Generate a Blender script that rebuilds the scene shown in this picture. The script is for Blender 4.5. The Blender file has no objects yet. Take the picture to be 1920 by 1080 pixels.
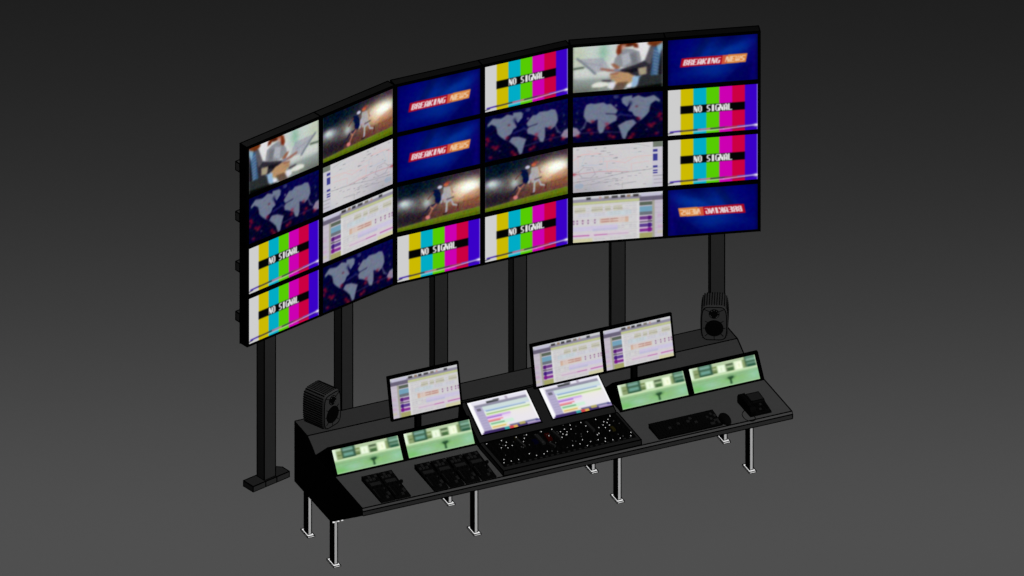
import bpy, bmesh, math
import numpy as np
from mathutils import Vector, Matrix

# ------------------------------------------------------------------ units
S = 0.0034            # one drawing unit = 3.4 mm
FLOOR = -211.0        # floor level in drawing units below the desktop surface
A, E = math.radians(24.0), math.radians(30.6)
R_ = Vector((math.cos(A), -math.sin(A), 0))
U_ = Vector((math.sin(A)*math.sin(E), math.cos(A)*math.sin(E), math.cos(E)))
F_ = U_.cross(R_)     # viewing direction

sc = bpy.context.scene
COL = sc.collection

# ------------------------------------------------------------------ camera
cam_d = bpy.data.cameras.new('camera')
cam_d.type = 'ORTHO'
cam_d.ortho_scale = 1920*S
cam_d.clip_start = 0.1
cam_d.clip_end = 200
cam = bpy.data.objects.new('camera', cam_d)
COL.objects.link(cam)
P0 = Vector((0, 0, -FLOOR*S))
centre = P0 + R_*(279*S) + U_*(415*S)
cam.matrix_world = Matrix.Translation(centre - F_*14) @ Matrix((R_, U_, -F_)).transposed().to_4x4()
sc.camera = cam

# ------------------------------------------------------------------ world and lamps
w = bpy.data.worlds.new('World')
sc.world = w
w.use_nodes = True
w.node_tree.nodes['Background'].inputs[0].default_value = (1, 1, 1, 1)
w.node_tree.nodes['Background'].inputs[1].default_value = 0.012
sc.view_settings.view_transform = 'Standard'
sc.view_settings.look = 'None'
sc.view_settings.exposure = 0
sc.view_settings.gamma = 1
sc.view_settings.use_curve_mapping = False
sc.cycles.max_bounces = 3
sc.cycles.diffuse_bounces = 1
sc.cycles.glossy_bounces = 1

def on_floor(px, py):     # where the studio floor lies for a picture position
    u, v = (px-960)*S, (540-py)*S
    p = centre + R_*u + U_*v
    return p + F_*(-p.z/F_.z)

# long unseen strip light, added so the floor darkens with distance
LAMP_H = 4.5
lp = on_floor(960, 1080) + Vector((0, 0, 0))
fwd = Vector((F_.x, F_.y, 0)).normalized()
la = bpy.data.lights.new('added_gradient_strip', 'AREA')
la.shape = 'RECTANGLE'
la.size, la.size_y = 30.0, 0.6
la.energy = 1310
la.use_shadow = False
lo = bpy.data.objects.new('added_gradient_strip', la)
COL.objects.link(lo)
lo.location = lp + fwd*0.25 + Vector((0, 0, LAMP_H))
lo.rotation_euler = (0, 0, -A)
# low raking key lamp from the front right
sd = bpy.data.lights.new('raking_key', 'SUN')
sd.energy = 5.0
sd.angle = math.radians(3)
sd.use_shadow = False
so = bpy.data.objects.new('raking_key', sd)
COL.objects.link(so)
d = Vector((-0.36, 1.0, -0.02)).normalized()      # direction the light travels
so.rotation_euler = d.to_track_quat('-Z', 'Y').to_euler()

# ------------------------------------------------------------------ materials
def lin(c):
    c = np.asarray(c, float)/255.0
    return np.where(c <= 0.04045, c/12.92, ((c+0.055)/1.055)**2.4)

def mat(name, base, rough=0.7, spec=0.0, metal=0.0, vary=0.06, scale=30.0):
    m = bpy.data.materials.new(name)
    m.use_nodes = True
    nt = m.node_tree
    b = nt.nodes['Principled BSDF']
    b.inputs['Roughness'].default_value = rough
    b.inputs['Specular IOR Level'].default_value = spec
    b.inputs['Metallic'].default_value = metal
    if isinstance(base, (int, float)):
        base = (base, base, base)
    if vary:
        tc = nt.nodes.new('ShaderNodeTexCoord')
        n = nt.nodes.new('ShaderNodeTexNoise')
        n.inputs['Scale'].default_value = scale
        n.inputs['Detail'].default_value = 3
        mx = nt.nodes.new('ShaderNodeMix'); mx.data_type = 'RGBA'
        mx.inputs[6].default_value = (*[c*(1-vary) for c in base], 1)
        mx.inputs[7].default_value = (*[c*(1+vary) for c in base], 1)
        nt.links.new(tc.outputs['Object'], n.inputs['Vector'])
        nt.links.new(n.outputs['Fac'], mx.inputs[0])
        nt.links.new(mx.outputs[2], b.inputs['Base Color'])
    else:
        b.inputs['Base Color'].default_value = (*base, 1)
    return m

M = {}
M['line'] = mat('black_drawn_line', 0.0, 1, 0, vary=0)
M['black'] = mat('matt_black', 0.0006, 1, 0, vary=0)
M['bezel'] = mat('black_bezel', 0.0002, 1, 0, vary=0)
M['housing'] = mat('dark_housing', 0.0085, 0.8, 0)
M['walltop'] = mat('dark_casing', 0.0026, 0.8, 0)
M['post'] = mat('dark_grey_steel', 0.0075, 0.7, 0)
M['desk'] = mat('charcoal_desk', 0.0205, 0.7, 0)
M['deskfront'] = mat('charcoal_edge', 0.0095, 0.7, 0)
M['riser'] = mat('charcoal_riser', 0.0120, 0.7, 0)
M['deck'] = mat('mixer_deck', 0.0043, 0.8, 0)
M['key'] = mat('black_key', 0.0010, 0.8, 0, vary=0)
M['keygrey'] = mat('grey_key', 0.0045, 0.8, 0, vary=0)
M['grille'] = mat('speaker_casing', 0.0110, 0.8, 0)
M['chrome'] = mat('pale_steel', 0.55, 0.6, 0, vary=0.02)
M['legsteel'] = mat('leg_steel', 0.19, 0.6, 0, vary=0.02)
M['white'] = mat('white_cap', 0.45, 0.6, 0, vary=0)
M['grey'] = mat('grey_cap', 0.03, 0.6, 0, vary=0)
M['red'] = mat('dark_red_key', (0.008, 0.0006, 0.0004), 0.8, 0, vary=0)
M['olive'] = mat('olive_key', (0.006, 0.005, 0.001), 0.8, 0, vary=0)
M['navy'] = mat('navy_key', (0.0004, 0.0004, 0.003), 0.8, 0, vary=0)
M['floor'] = mat('studio_floor', 0.05, 0.9, 0, vary=0.015, scale=0.7)

def emit_mat(name, strength=1.0):
    m = bpy.data.materials.new(name)
    m.use_nodes = True
    nt = m.node_tree
    nt.nodes.remove(nt.nodes['Principled BSDF'])
    at = nt.nodes.new('ShaderNodeVertexColor'); at.layer_name = 'Col'
    e = nt.nodes.new('ShaderNodeEmission')
    e.inputs['Strength'].default_value = strength
    nt.links.new(at.outputs['Color'], e.inputs['Color'])
    nt.links.new(e.outputs[0], nt.nodes['Material Output'].inputs['Surface'])
    m.cycles.emission_sampling = 'NONE'
    return m
M['screen'] = emit_mat('lit_screen')

# ------------------------------------------------------------------ mesh builder (drawing units, z from desktop level)
class MB:
    def __init__(self):
        self.v = []; self.f = []; self.m = []; self.wire = []
    def poly(self, verts, faces, mi=0, wires=None, T=None):
        k = len(self.v)
        vv = [Vector(p) for p in verts]
        if T is not None: vv = [T @ p for p in vv]
        self.v += vv
        for f in faces:
            self.f.append([k+i for i in f]); self.m.append(mi)
        if wires:
            for a, b in wires: self.wire.append((vv[a], vv[b]))
    def prism(self, prof, x0, x1, mi=0, wires=True, T=None, axis='x'):
        """profile points (y, z) swept along x (or (x, y) swept along z)"""
        n = len(prof)
        if axis == 'x':
            vs = [(x0, p[0], p[1]) for p in prof] + [(x1, p[0], p[1]) for p in prof]
        else:
            vs = [(p[0], p[1], x0) for p in prof] + [(p[0], p[1], x1) for p in prof]
        fs = [list(range(n))[::-1], list(range(n, 2*n))]
        for i in range(n):
            j = (i+1) % n
            fs.append([i, j, n+j, n+i])
        ws = None
        if wires:
            ws = [(i, (i+1) % n) for i in range(n)] + [(n+i, n+(i+1) % n) for i in range(n)] + [(i, n+i) for i in range(n)]
        self.poly(vs, fs, mi, ws, T)
        return self
    def box(self, x0, x1, y0, y1, z0, z1, mi=0, wires=True, T=None):
        return self.prism([(y0, z0), (y1, z0), (y1, z1), (y0, z1)], x0, x1, mi, wires, T)
    def cyl(self, c, r, h, mi=0, n=10, T=None, axis=(0, 0, 1), r2=None, wires=False):
        q = Vector(axis).to_track_quat('Z', 'Y').to_matrix()
        r2 = r if r2 is None else r2
        vs = []
        for rr, z in ((r, 0), (r2, h)):
            for i in range(n):
                t = 2*math.pi*i/n
                vs.append(Vector(c) + q @ Vector((rr*math.cos(t), rr*math.sin(t), z)))
        fs = [list(range(n))[::-1], list(range(n, 2*n))] + [[i, (i+1) % n, n+(i+1) % n, n+i] for i in range(n)]
        self.poly(vs, fs, mi, None, T)
        return self
    def tube(self, pts, r, mi=0, n=6):
        pts = [Vector(p) for p in pts]
        rings = []
        for i, p in enumerate(pts):
            t = (pts[min(i+1, len(pts)-1)] - pts[max(i-1, 0)]).normalized()
            a = t.orthogonal().normalized() if i == 0 else (rings_a - t*rings_a.dot(t)).normalized()
            rings_a = a
            b = t.cross(a)
            rings.append([p + (a*math.cos(2*math.pi*k/n) + b*math.sin(2*math.pi*k/n))*r for k in range(n)])
        vs = [q for rg in rings for q in rg]
        fs = [[i*n+k, i*n+(k+1) % n, (i+1)*n+(k+1) % n, (i+1)*n+k] for i in range(len(pts)-1) for k in range(n)]
        fs += [list(range(n))[::-1], [len(vs)-n+k for k in range(n)]]
        self.poly(vs, fs, mi)
        return self
    def mesh(self, name, mats, r=1.2):
        """black strips imitating drawn outlines run along every wired edge"""
        v = list(self.v); f = list(self.f); m = list(self.m)
        li = len(mats)
        seen = set()
        for a, b in self.wire:
            key = tuple(sorted((tuple(round(c, 1) for c in a), tuple(round(c, 1) for c in b))))
            if key in seen or (b-a).length < 0.3: continue
            seen.add(key)
            t = (b-a).normalized()
            p = t.orthogonal().normalized(); q = t.cross(p)
            k = len(v)
            for e, s in ((a, -1), (b, 1)):
                for c in range(6):
                    an = c*math.pi/3 + 0.2
                    v.append(e + t*s*r*0.5 + (p*math.cos(an) + q*math.sin(an))*r)
            f.append([k+5, k+4, k+3, k+2, k+1, k]); f.append([k+6+c for c in range(6)])
            m += [li]*2
            for c in range(6):
                f.append([k+c, k+(c+1) % 6, k+6+(c+1) % 6, k+6+c]); m.append(li)
        me = bpy.data.meshes.new(name)
        me.from_pydata([tuple(p*S) for p in v], [], f)
        for mm in mats: me.materials.append(M[mm])
        me.materials.append(M['line'])
        me.polygons.foreach_set('material_index', m)
        bm = bmesh.new(); bm.from_mesh(me)
        bmesh.ops.recalc_face_normals(bm, faces=bm.faces)
        bm.to_mesh(me); bm.free()
        me.update()
        return me
    def build(self, name, mats, parent=None, r=1.2, label=None, smooth=False):
        if isinstance(mats, str): mats = [mats]
        me = self.mesh(name, mats, r)
        if smooth:
            me.polygons.foreach_set('use_smooth', [True]*len(me.polygons))
        return link(name, me, parent, label)

def link(name, me, parent=None, label=None):
    o = bpy.data.objects.new(name, me)
    COL.objects.link(o)
    if parent is not None: o.parent = parent
    if label: o['label'] = label
    return o

def thing(name, label, cat, loc=(0, 0, 0), rz=0.0, group=None):
    """an Empty at the thing's base; loc in drawing units, z from desktop level"""
    o = bpy.data.objects.new(name, None)
    COL.objects.link(o)
    o.empty_display_size = 0.05
    o.location = (loc[0]*S, loc[1]*S, (loc[2]-FLOOR)*S)
    o.rotation_euler = (0, 0, rz)
    o['label'] = label; o['category'] = cat
    if group: o['group'] = group
    return o

def kids(o, allobs):
    return [c for c in allobs if c.parent == o]

def copy_tree(src, label, loc, rz=0.0):
    allobs = list(COL.objects)
    r = src.copy(); COL.objects.link(r)
    r.location = (loc[0]*S, loc[1]*S, (loc[2]-FLOOR)*S); r.rotation_euler = (0, 0, rz)
    r['label'] = label
    for ch in kids(src, allobs):
        c = ch.copy(); COL.objects.link(c); c.parent = r
        for g in kids(ch, allobs):
            q = g.copy(); COL.objects.link(q); q.parent = c
    return r

# ------------------------------------------------------------------ screen pictures (what the lit screens show)
class Pic:
    def __init__(self, bg, w=320, h=180):
        self.w, self.h = w, h
        self.a = np.empty((h, w, 3)); self.a[:] = np.array(bg, float)
        self.x, self.y = np.meshgrid((np.arange(w)+.5)/w, (np.arange(h)+.5)/h)
    def mix(self, m, c):
        self.a += (np.array(c, float) - self.a) * np.clip(m, 0, 1)[..., None]
    def rect(self, x0, y0, x1, y1, c, o=1.0):
        self.mix(((self.x >= x0) & (self.x < x1) & (self.y >= y0) & (self.y < y1))*o, c)
    def poly(self, pts, c, o=1.0, soft=0):
        x, y = self.x, self.y
        ins = np.zeros(x.shape, bool)
        n = len(pts)
        for i in range(n):
            (x0, y0), (x1, y1) = pts[i], pts[(i+1) % n]
            if y0 == y1: continue
            cr = ((y0 > y) != (y1 > y)) & (x < (x1-x0)*(y-y0)/(y1-y0)+x0)
            ins ^= cr
        m = ins.astype(float)
        if soft: m = blur1(m, soft)
        self.mix(m*o, c)
    def glow(self, cx, cy, sx, sy, c, o=1.0, ang=0.0):
        dx, dy = self.x-cx, (self.y-cy)
        ca, sa = math.cos(ang), math.sin(ang)
        u, v = dx*ca+dy*sa, -dx*sa+dy*ca
        self.mix(np.exp(-(u/sx)**2-(v/sy)**2)*o, c)
    def ell(self, cx, cy, rx, ry, c, o=1.0):
        self.mix((((self.x-cx)/rx)**2+((self.y-cy)/ry)**2 < 1)*o, c)
    def line(self, pts, wd, c, o=1.0):
        asp = 9/16
        for (x0, y0), (x1, y1) in zip(pts[:-1], pts[1:]):
            ax, ay, bx, by = x0, y0*asp, x1, y1*asp
            L = (bx-ax)**2+(by-ay)**2 + 1e-9
            t = np.clip(((self.x-ax)*(bx-ax)+(self.y*asp-ay)*(by-ay))/L, 0, 1)
            d = np.hypot(self.x-ax-t*(bx-ax), self.y*asp-ay-t*(by-ay))
            self.mix(np.clip((wd-d)/wd*1.6, 0, 1)*o, c)
    def text(self, s, x0, y0, x1, y1, c, slant=0.0, o=1.0):
        n = len(s)
        cw = (x1-x0)/n
        for i, ch in enumerate(s):
            g = GLYPH.get(ch)
            if not g: continue
            for r in range(7):
                for q in range(5):
                    if g[r][q] == '#':
                        ya, yb = y0+(y1-y0)*r/7, y0+(y1-y0)*(r+1)/7
                        xa = x0+cw*(i+0.03+q*0.188)
                        sh0, sh1 = slant*(1-r/7), slant*(1-(r+1)/7)
                        self.poly([(xa+sh0, ya), (xa+cw*0.215+sh0, ya), (xa+cw*0.215+sh1, yb), (xa+sh1, yb)], c, o)
    def noise(self, amp, cell, seed):
        rg = np.random.RandomState(seed)
        n = rg.rand(int(self.h/cell)+2, int(self.w/cell)+2, 3)*2-1
        yy, xx = np.meshgrid(np.linspace(0, n.shape[0]-1.01, self.h), np.linspace(0, n.shape[1]-1.01, self.w), indexing='ij')
        iy, ix = yy.astype(int), xx.astype(int); fy, fx = (yy-iy)[..., None], (xx-ix)[..., None]
        self.a += amp*((n[iy, ix]*(1-fx)+n[iy, ix+1]*fx)*(1-fy)+(n[iy+1, ix]*(1-fx)+n[iy+1, ix+1]*fx)*fy)
    def blur(self, s):
        for k in range(3): self.a[..., k] = blur1(self.a[..., k], s)

def blur1(m, s):
    r = max(1, int(3*s)); k = np.exp(-(np.arange(-r, r+1)/s)**2/2); k /= k.sum()
    p = np.pad(m, r, mode='edge')
    p = sum(k[i]*p[i:i+m.shape[0], :] for i in range(2*r+1))
    return sum(k[i]*p[:, i:i+m.shape[1]] for i in range(2*r+1))

GLYPH = {k: v.split('/') for k, v in {
    'A': '.###./##.##/##.##/##.##/#####/##.##/##.##',
    'B': '####./##.##/##.##/####./##.##/##.##/####.',
    'R': '####./##.##/##.##/####./##.##/##.##/##.##',
    'E': '#####/##.../##.../####./##.../##.../#####',
    'K': '##.##/##.##/####./###../####./##.##/##.##',
    'I': '.###./.###./.###./.###./.###./.###./.###.',
    'N': '##..#/###.#/###.#/#####/#.###/#.###/#..##',
    'G': '.####/##.../##.../##.##/##.##/##.##/.####',
    'W': '#.#.#/#.#.#/#.#.#/#.#.#/#####/#####/.#.#.',
    'S': '.####/##.../##.../.###./...##/...##/####.',
    'O': '.###./##.##/##.##/##.##/##.##/##.##/.###.',
    'L': '##.../##.../##.../##.../##.../##.../#####'}.items()}

def pic_bars():
    p = Pic((0, 0, 0))
    cols = [(206, 206, 206), (204, 186, 0), (0, 172, 198), (86, 204, 2), (204, 0, 178), (204, 0, 66), (58, 0, 200)]
    for i, c in enumerate(cols): p.rect(i/7, 0, (i+1)/7+.01, 1, c)
    p.rect(.992, 0, 1, 1, (150, 130, 215))
    # torn streak near the foot of the picture
    y = lambda x, o: .925 - .03*x + o
    for x0, x1, c in ((.03, .16, (70, 40, 170)), (.14, .36, (70, 60, 60)), (.34, .5, (200, 110, 150)), (.48, .66, (60, 70, 70)),
                      (.64, .8, (150, 60, 90)), (.78, 1, (90, 70, 190))):
        p.line([(x0, y(x0, 0)), (x1, y(x1, -.006))], .013, c, 1)
    p.line([(0, y(0, .035)), (.06, y(.06, .02))], .007, (40, 40, 60))
    p.line([(.28, y(.28, .035)), (.62, y(.62, .03)), (.85, y(.85, .012)), (1, y(1, 0))], .008, (225, 215, 225), .75)
    p.line([(.7, y(.7, .045)), (1, y(1, .035))], .005, (50, 30, 90), .8)
    p.glow(.985, .9, .03, .03, (235, 230, 250))
    p.rect(.14, .375, .855, .545, (4, 4, 4))
    p.text('NO SIGNAL', .285, .385, .715, .535, (232, 232, 232))
    p.blur(1.6)
    return p.a

def pic_news():
    p = Pic((0, 0, 108))
    p.glow(.55, .1, .55, .28, (0, 0, 60), .6)
    p.glow(.80, .25, .35, .12, (0, 34, 150), .9, -.8)
    p.glow(.42, .2, .16, .3, (0, 38, 150), .7, .5)
    p.glow(.62, .34, .3, .13, (0, 62, 165), .75, -.3)
    p.glow(.5, .66, .22, .22, (0, 58, 160), .9)
    p.glow(.45, .66, .5, .12, (0, 30, 140), .6, -.4)
    p.glow(.2, .1, .12, .35, (0, 0, 140), .6, .5)
    p.glow(.95, .5, .06, .6, (20, 0, 120), .5)
    p.poly([(.38, 0), (.5, 0), (.32, .5), (.24, .5)], (0, 10, 80), .5)
    p.poly([(.78, .0), (.9, .0), (.5, .42), (.44, .4)], (0, 20, 110), .45)
    p.poly([(.75, .75), (.95, .6), (.9, 1), (.6, 1)], (0, 0, 80), .5)
    p.rect(0, 0, .015, 1, (0, 0, 60), .7); p.rect(.985, 0, 1, 1, (0, 0, 60), .7)
    p.blur(5)
    p.noise(5, 8, 3)
    p.poly([(.155, .42), (.61, .415), (.595, .61), (.135, .615)], (178, 6, 34))
    p.poly([(.61, .415), (.885, .41), (.865, .6), (.595, .61)], (228, 138, 62))
    p.poly([(.61, .415), (.67, .414), (.65, .607), (.595, .61)], (215, 90, 60))
    p.text('BREAKING', .165, .455, .575, .585, (240, 222, 225), .018)
    p.text('NEWS', .63, .45, .85, .575, (246, 206, 168), .018)
    p.blur(1.7)
    return p.a

def pic_world():
    p = Pic((3, 4, 54))
    p.glow(.7, .0, .5, .5, (8, 4, 92), .8)
    p.glow(.3, 1, .5, .4, (6, 2, 38), .9)
    p.noise(16, 5, 5); p.noise(10, 2, 8)
    p.line([(.4, .85), (.7, .8), (.98, .8)], .012, (60, 50, 110), .5)
    p.line([(.35, .5), (.47, .45), (.53, .5)], .02, (50, 50, 110), .6)
    g = (112, 122, 146)
    p.poly([(.03, .19), (.10, .08), (.2, .12), (.27, .06), (.33, .1), (.33, .2), (.36, .27), (.385, .38), (.34, .42), (.32, .5), (.27, .54),
            (.25, .6), (.3, .66), (.24, .6), (.19, .52), (.155, .44), (.135, .27), (.08, .2), (.035, .24)], g)
    p.poly([(.34, .05), (.44, .07), (.46, .12), (.45, .2), (.40, .3), (.36, .2), (.34, .14)], g)
    p.poly([(.2, .12), (.3, .1), (.37, .12), (.36, .3), (.32, .42), (.2, .4)], g)
    p.glow(.36, .22, .02, .05, (14, 12, 66), .7)
    p.poly([(.29, .66), (.33, .58), (.41, .6), (.5, .69), (.475, .8), (.45, .97), (.42, 1.0), (.385, .83), (.33, .73), (.3, .67)], g)
    p.poly([(.533, .28), (.58, .2), (.62, .21), (.66, .16), (.72, .17), (.764, .18), (.80, .16), (.85, .19), (.873, .31), (.88, .43), (.85, .54),
            (.80, .6), (.76, .55), (.726, .52), (.726, .73), (.70, .84), (.664, .81), (.64, .70), (.57, .62), (.517, .58), (.505, .5),
            (.53, .45), (.50, .36)], g)
    p.line([(.51, .44), (.63, .41)], .009, (25, 18, 80), .8)
    p.line([(.73, .55), (.75, .6)], .012, (25, 18, 80), .8)
    p.ell(.52, .25, .015, .03, g, .7); p.ell(.52, .06, .03, .04, g, .4)
    p.poly([(.915, .78), (.955, .68), (1.0, .66), (1.0, .86), (.94, .86)], (140, 130, 155))
    p.line([(.85, .55), (.88, .68), (.91, .72)], .014, g, .6)
    p.ell(.96, .55, .012, .03, g, .4); p.ell(.95, .35, .01, .03, g, .4)
    for i, (x, y) in enumerate(((.03, .5), (.045, .55), (.10, .7), (.13, .75), (.15, .72), (.35, .95), (.37, 1.0), (.33, .9), (.07, .92), (.55, .93), (.59, .9),
                    (.79, .82), (.82, .74), (.78, .56), (.62, .64), (.61, .72), (.27, .57), (.02, .62), (.94, .86))):
        p.glow(x, y, .022, .032, (150, 12, 42) if i % 3 else (180, 20, 40), .75)
    p.glow(.29, .3, .014, .022, (110, 30, 60), .95)
    p.glow(.18, .82, .01, .02, (110, 120, 150), .6); p.glow(.05, .9, .01, .02, (60, 80, 120), .6)
    p.glow(.62, .75, .02, .03, (80, 20, 90), .6)
    p.noise(14, 4, 18); p.noise(10, 2, 19)
    p.blur(2.8)
    return p.a

def pic_soccer():
    p = Pic((50, 46, 52))
    p.glow(.2, .08, .45, .36, (12, 26, 42), 1)
    p.glow(.98, -.05, .4, .25, (58, 48, 58), .8)
    p.glow(.95, .62, .34, .28, (150, 98, 70), .9)
    p.glow(.66, .66, .3, .2, (124, 82, 62), .85)
    p.glow(.68, .42, .14, .2, (150, 118, 86), .85)
    p.glow(.80, .42, .2, .22, (196, 162, 124), .9, -.5)
    p.glow(.84, .36, .2, .17, (214, 200, 178), .95, -.6)
    p.glow(.87, .34, .13, .13, (230, 236, 228), 1, -.6)
    p.glow(.36, .46, .12, .18, (130, 122, 108), .8)
    p.glow(.22, .5, .3, .16, (96, 92, 92), .8)
    p.glow(.10, .43, .10, .1, (168, 176, 182), .95)
    p.glow(.08, .4, .05, .06, (192, 200, 204), .9)
    p.glow(.2, .78, .4, .12, (42, 32, 40), .85)
    p.poly([(.3, .8), (.5, .68), (1, .6), (1, .9), (.3, .9)], (104, 66, 60), .6)
    for i in range(12):
        p.line([(.8, .52+.02*i), (1, .40+.034*i)], .006, (96, 52, 28) if i % 2 else (196, 124, 84), .5)
    p.blur(3)
    p.noise(16, 3.0, 2)
    p.poly([(0, .92), (.5, .868), (1, .83), (1, 1), (0, 1)], (96, 112, 28))
    p.poly([(0, .91), (.5, .86), (1, .825), (1, .85), (.5, .885), (0, .935)], (110, 120, 60), .6)
    p.poly([(0, .98), (1, .93), (1, 1), (0, 1)], (70, 88, 22), .6)
    wht, nav, skin = (160, 160, 166), (14, 26, 66), (140, 94, 84)
    p.glow(.36, .5, .05, .1, (172, 180, 180), .85)
    p.poly([(.56, .24), (.64, .25), (.645, .4), (.66, .56), (.61, .6), (.56, .57), (.55, .45)], wht, .85)
    p.line([(.55, .4), (.53, .56)], .018, (160, 166, 186), .8)
    p.line([(.597, .58), (.595, .7), (.59, .80)], .016, wht)
    p.line([(.65, .55), (.675, .66), (.73, .70)], .015, wht)
    p.line([(.735, .68), (.73, .76)], .01, (64, 34, 34)); p.line([(.56, .83), (.6, .81)], .01, (30, 22, 30))
    p.ell(.59, .195, .03, .035, (176, 96, 72)); p.glow(.61, .16, .04, .025, (180, 76, 50), .7)
    p.line([(.65, .28), (.67, .4)], .009, (150, 120, 108)); p.line([(.60, .52), (.68, .5)], .012, (70, 52, 64), .7)
    p.poly([(.434, .25), (.5, .26), (.525, .36), (.53, .5), (.50, .58), (.455, .52), (.455, .42), (.43, .32)], nav)
    p.ell(.515, .22, .028, .036, (176, 180, 192))
    p.line([(.44, .3), (.40, .37), (.37, .43)], .011, (100, 60, 60))
    p.line([(.48, .56), (.388, .602), (.345, .69), (.31, .72)], .017, (44, 40, 66))
    p.line([(.47, .58), (.42, .67), (.385, .78)], .017, skin)
    p.line([(.40, .6), (.43, .66)], .01, (190, 140, 110), .8)
    p.ell(.37, .82, .028, .045, (190, 120, 120))
    p.rect(0, 0, .006, 1, (120, 130, 130), .4); p.rect(.994, 0, 1, 1, (90, 100, 90), .6)
    p.blur(2.2)
    p.noise(9, 4, 15); p.noise(6, 8, 16)
    p.blur(.8)
    return p.a

def pic_office():
    p = Pic((194, 197, 196))
    p.glow(.35, .15, .3, .25, (168, 190, 178), .45); p.glow(.34, .16, .05, .2, (110, 170, 140), .7)
    p.glow(.05, .2, .1, .3, (170, 184, 150), .6)
    p.glow(.55, .3, .1, .3, (205, 205, 208), .8); p.glow(.78, .1, .1, .35, (214, 212, 214), .9)
    p.poly([(0, .6), (.6, .6), (.6, 1), (0, 1)], (134, 146, 142), .85)
    p.poly([(0, .58), (.45, .6), (.4, .72), (0, .70)], (200, 204, 200), .8)
    p.glow(.05, 1, .35, .15, (92, 96, 86), .7)
    p.blur(6)
    p.poly([(.06, .27), (.34, .28), (.42, .55), (.22, .6)], (150, 152, 164), .7)
    p.line([(.05, .26), (.2, .52), (.25, .62)], .016, (112, 120, 130))
    p.line([(0, .48), (.12, .46)], .014, (60, 74, 66))
    p.line([(.1, .35), (.33, .45)], .01, (130, 130, 150), .6)
    p.poly([(.52, .2), (.56, .1), (.66, .13), (.74, .2), (.76, .4), (.72, .56), (.5, .5), (.44, .5), (.47, .3)], (138, 140, 146))
    p.poly([(.54, .25), (.62, .2), (.66, .4), (.56, .5)], (168, 170, 180), .8)
    p.poly([(.63, .25), (.7, .2), (.73, .5), (.66, .52)], (110, 112, 120), .7)
    p.ell(.61, .0, .09, .08, (96, 42, 22)); p.poly([(.5, .02), (.55, .02), (.54, .2), (.5, .25), (.48, .18)], (130, 58, 34))
    p.poly([(.66, .0), (.72, .02), (.73, .12), (.68, .1)], (116, 52, 30))
    p.poly([(.54, .02), (.6, .02), (.57, .12), (.54, .12)], (186, 140, 118), .8)
    p.poly([(.42, .42), (.46, .42), (.53, .52), (.48, .56)], (150, 100, 76))
    p.poly([(.52, .56), (.7, .48), (.8, .4), (.86, .1), (1, .05), (1, 1), (.78, .78), (.6, .66), (.5, .62)], (58, 54, 64))
    p.poly([(.8, .42), (.86, .12), (.92, .1), (.86, .5)], (104, 102, 108), .8)
    p.poly([(.56, .6), (.78, .52), (.76, .6), (.62, .68)], (34, 30, 40), .9)
    p.poly([(.95, .4), (1, .3), (1, .72), (.94, .74)], (34, 34, 42), .8)
    p.poly([(.72, .56), (.82, .54), (.82, .7), (.74, .72)], (170, 160, 132), .9)
    p.ell(.92, .03, .09, .07, (120, 62, 32))
    p.poly([(.9, .14), (.99, .08), (.94, .76), (.86, .76)], (66, 100, 134))
    for i in range(8): p.line([(.9, .2+.07*i), (.95, .24+.07*i)], .008, (150, 166, 190), .7)
    p.poly([(.93, .1), (1, .03), (1, .14), (.96, .3)], (140, 180, 200), .8)
    p.line([(.32, .52), (.4, .56), (.49, .58)], .022, (150, 104, 92))
    p.line([(.47, .57), (.52, .57)], .02, (120, 130, 150))
    p.poly([(.42, .66), (.5, .6), (.62, .64), (.68, .72), (.66, .84), (.56, .92), (.48, .9), (.46, .78), (.42, .76)], (176, 140, 104))
    p.line([(.42, .65), (.5, .64)], .014, (150, 96, 80)); p.line([(.42, .72), (.5, .72)], .013, (160, 120, 96), .8)
    p.poly([(.5, .84), (.62, .84), (.56, 1), (.44, 1)], (96, 72, 62), .8)
    p.line([(.33, .78), (.42, .79)], .014, (62, 50, 62))
    p.ell(.31, .88, .1, .08, (206, 208, 200)); p.line([(.23, .93), (.32, .94), (.4, .91)], .012, (110, 120, 104))
    p.poly([(.41, .82), (.48, .82), (.45, .98), (.38, .94)], (204, 204, 212))
    p.poly([(.66, .74), (.76, .73), (.76, .9), (.62, 1), (.6, .96), (.66, .86)], (140, 172, 200))
    p.poly([(.6, .9), (.66, .88), (.64, .98), (.6, 1)], (210, 212, 222))
    p.poly([(.74, .75), (1, .73), (1, 1), (.68, 1), (.72, .92)], (54, 58, 60))
    p.poly([(.6, .98), (1, .93), (1, 1), (.6, 1)], (22, 26, 22), .9)
    p.rect(0, 0, .01, 1, (110, 116, 100), .7); p.rect(.99, 0, 1, 1, (110, 110, 110), .7)
    p.blur(3.2)
    p.noise(8, 4, 9)
    p.blur(.8)
    return p.a

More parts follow.
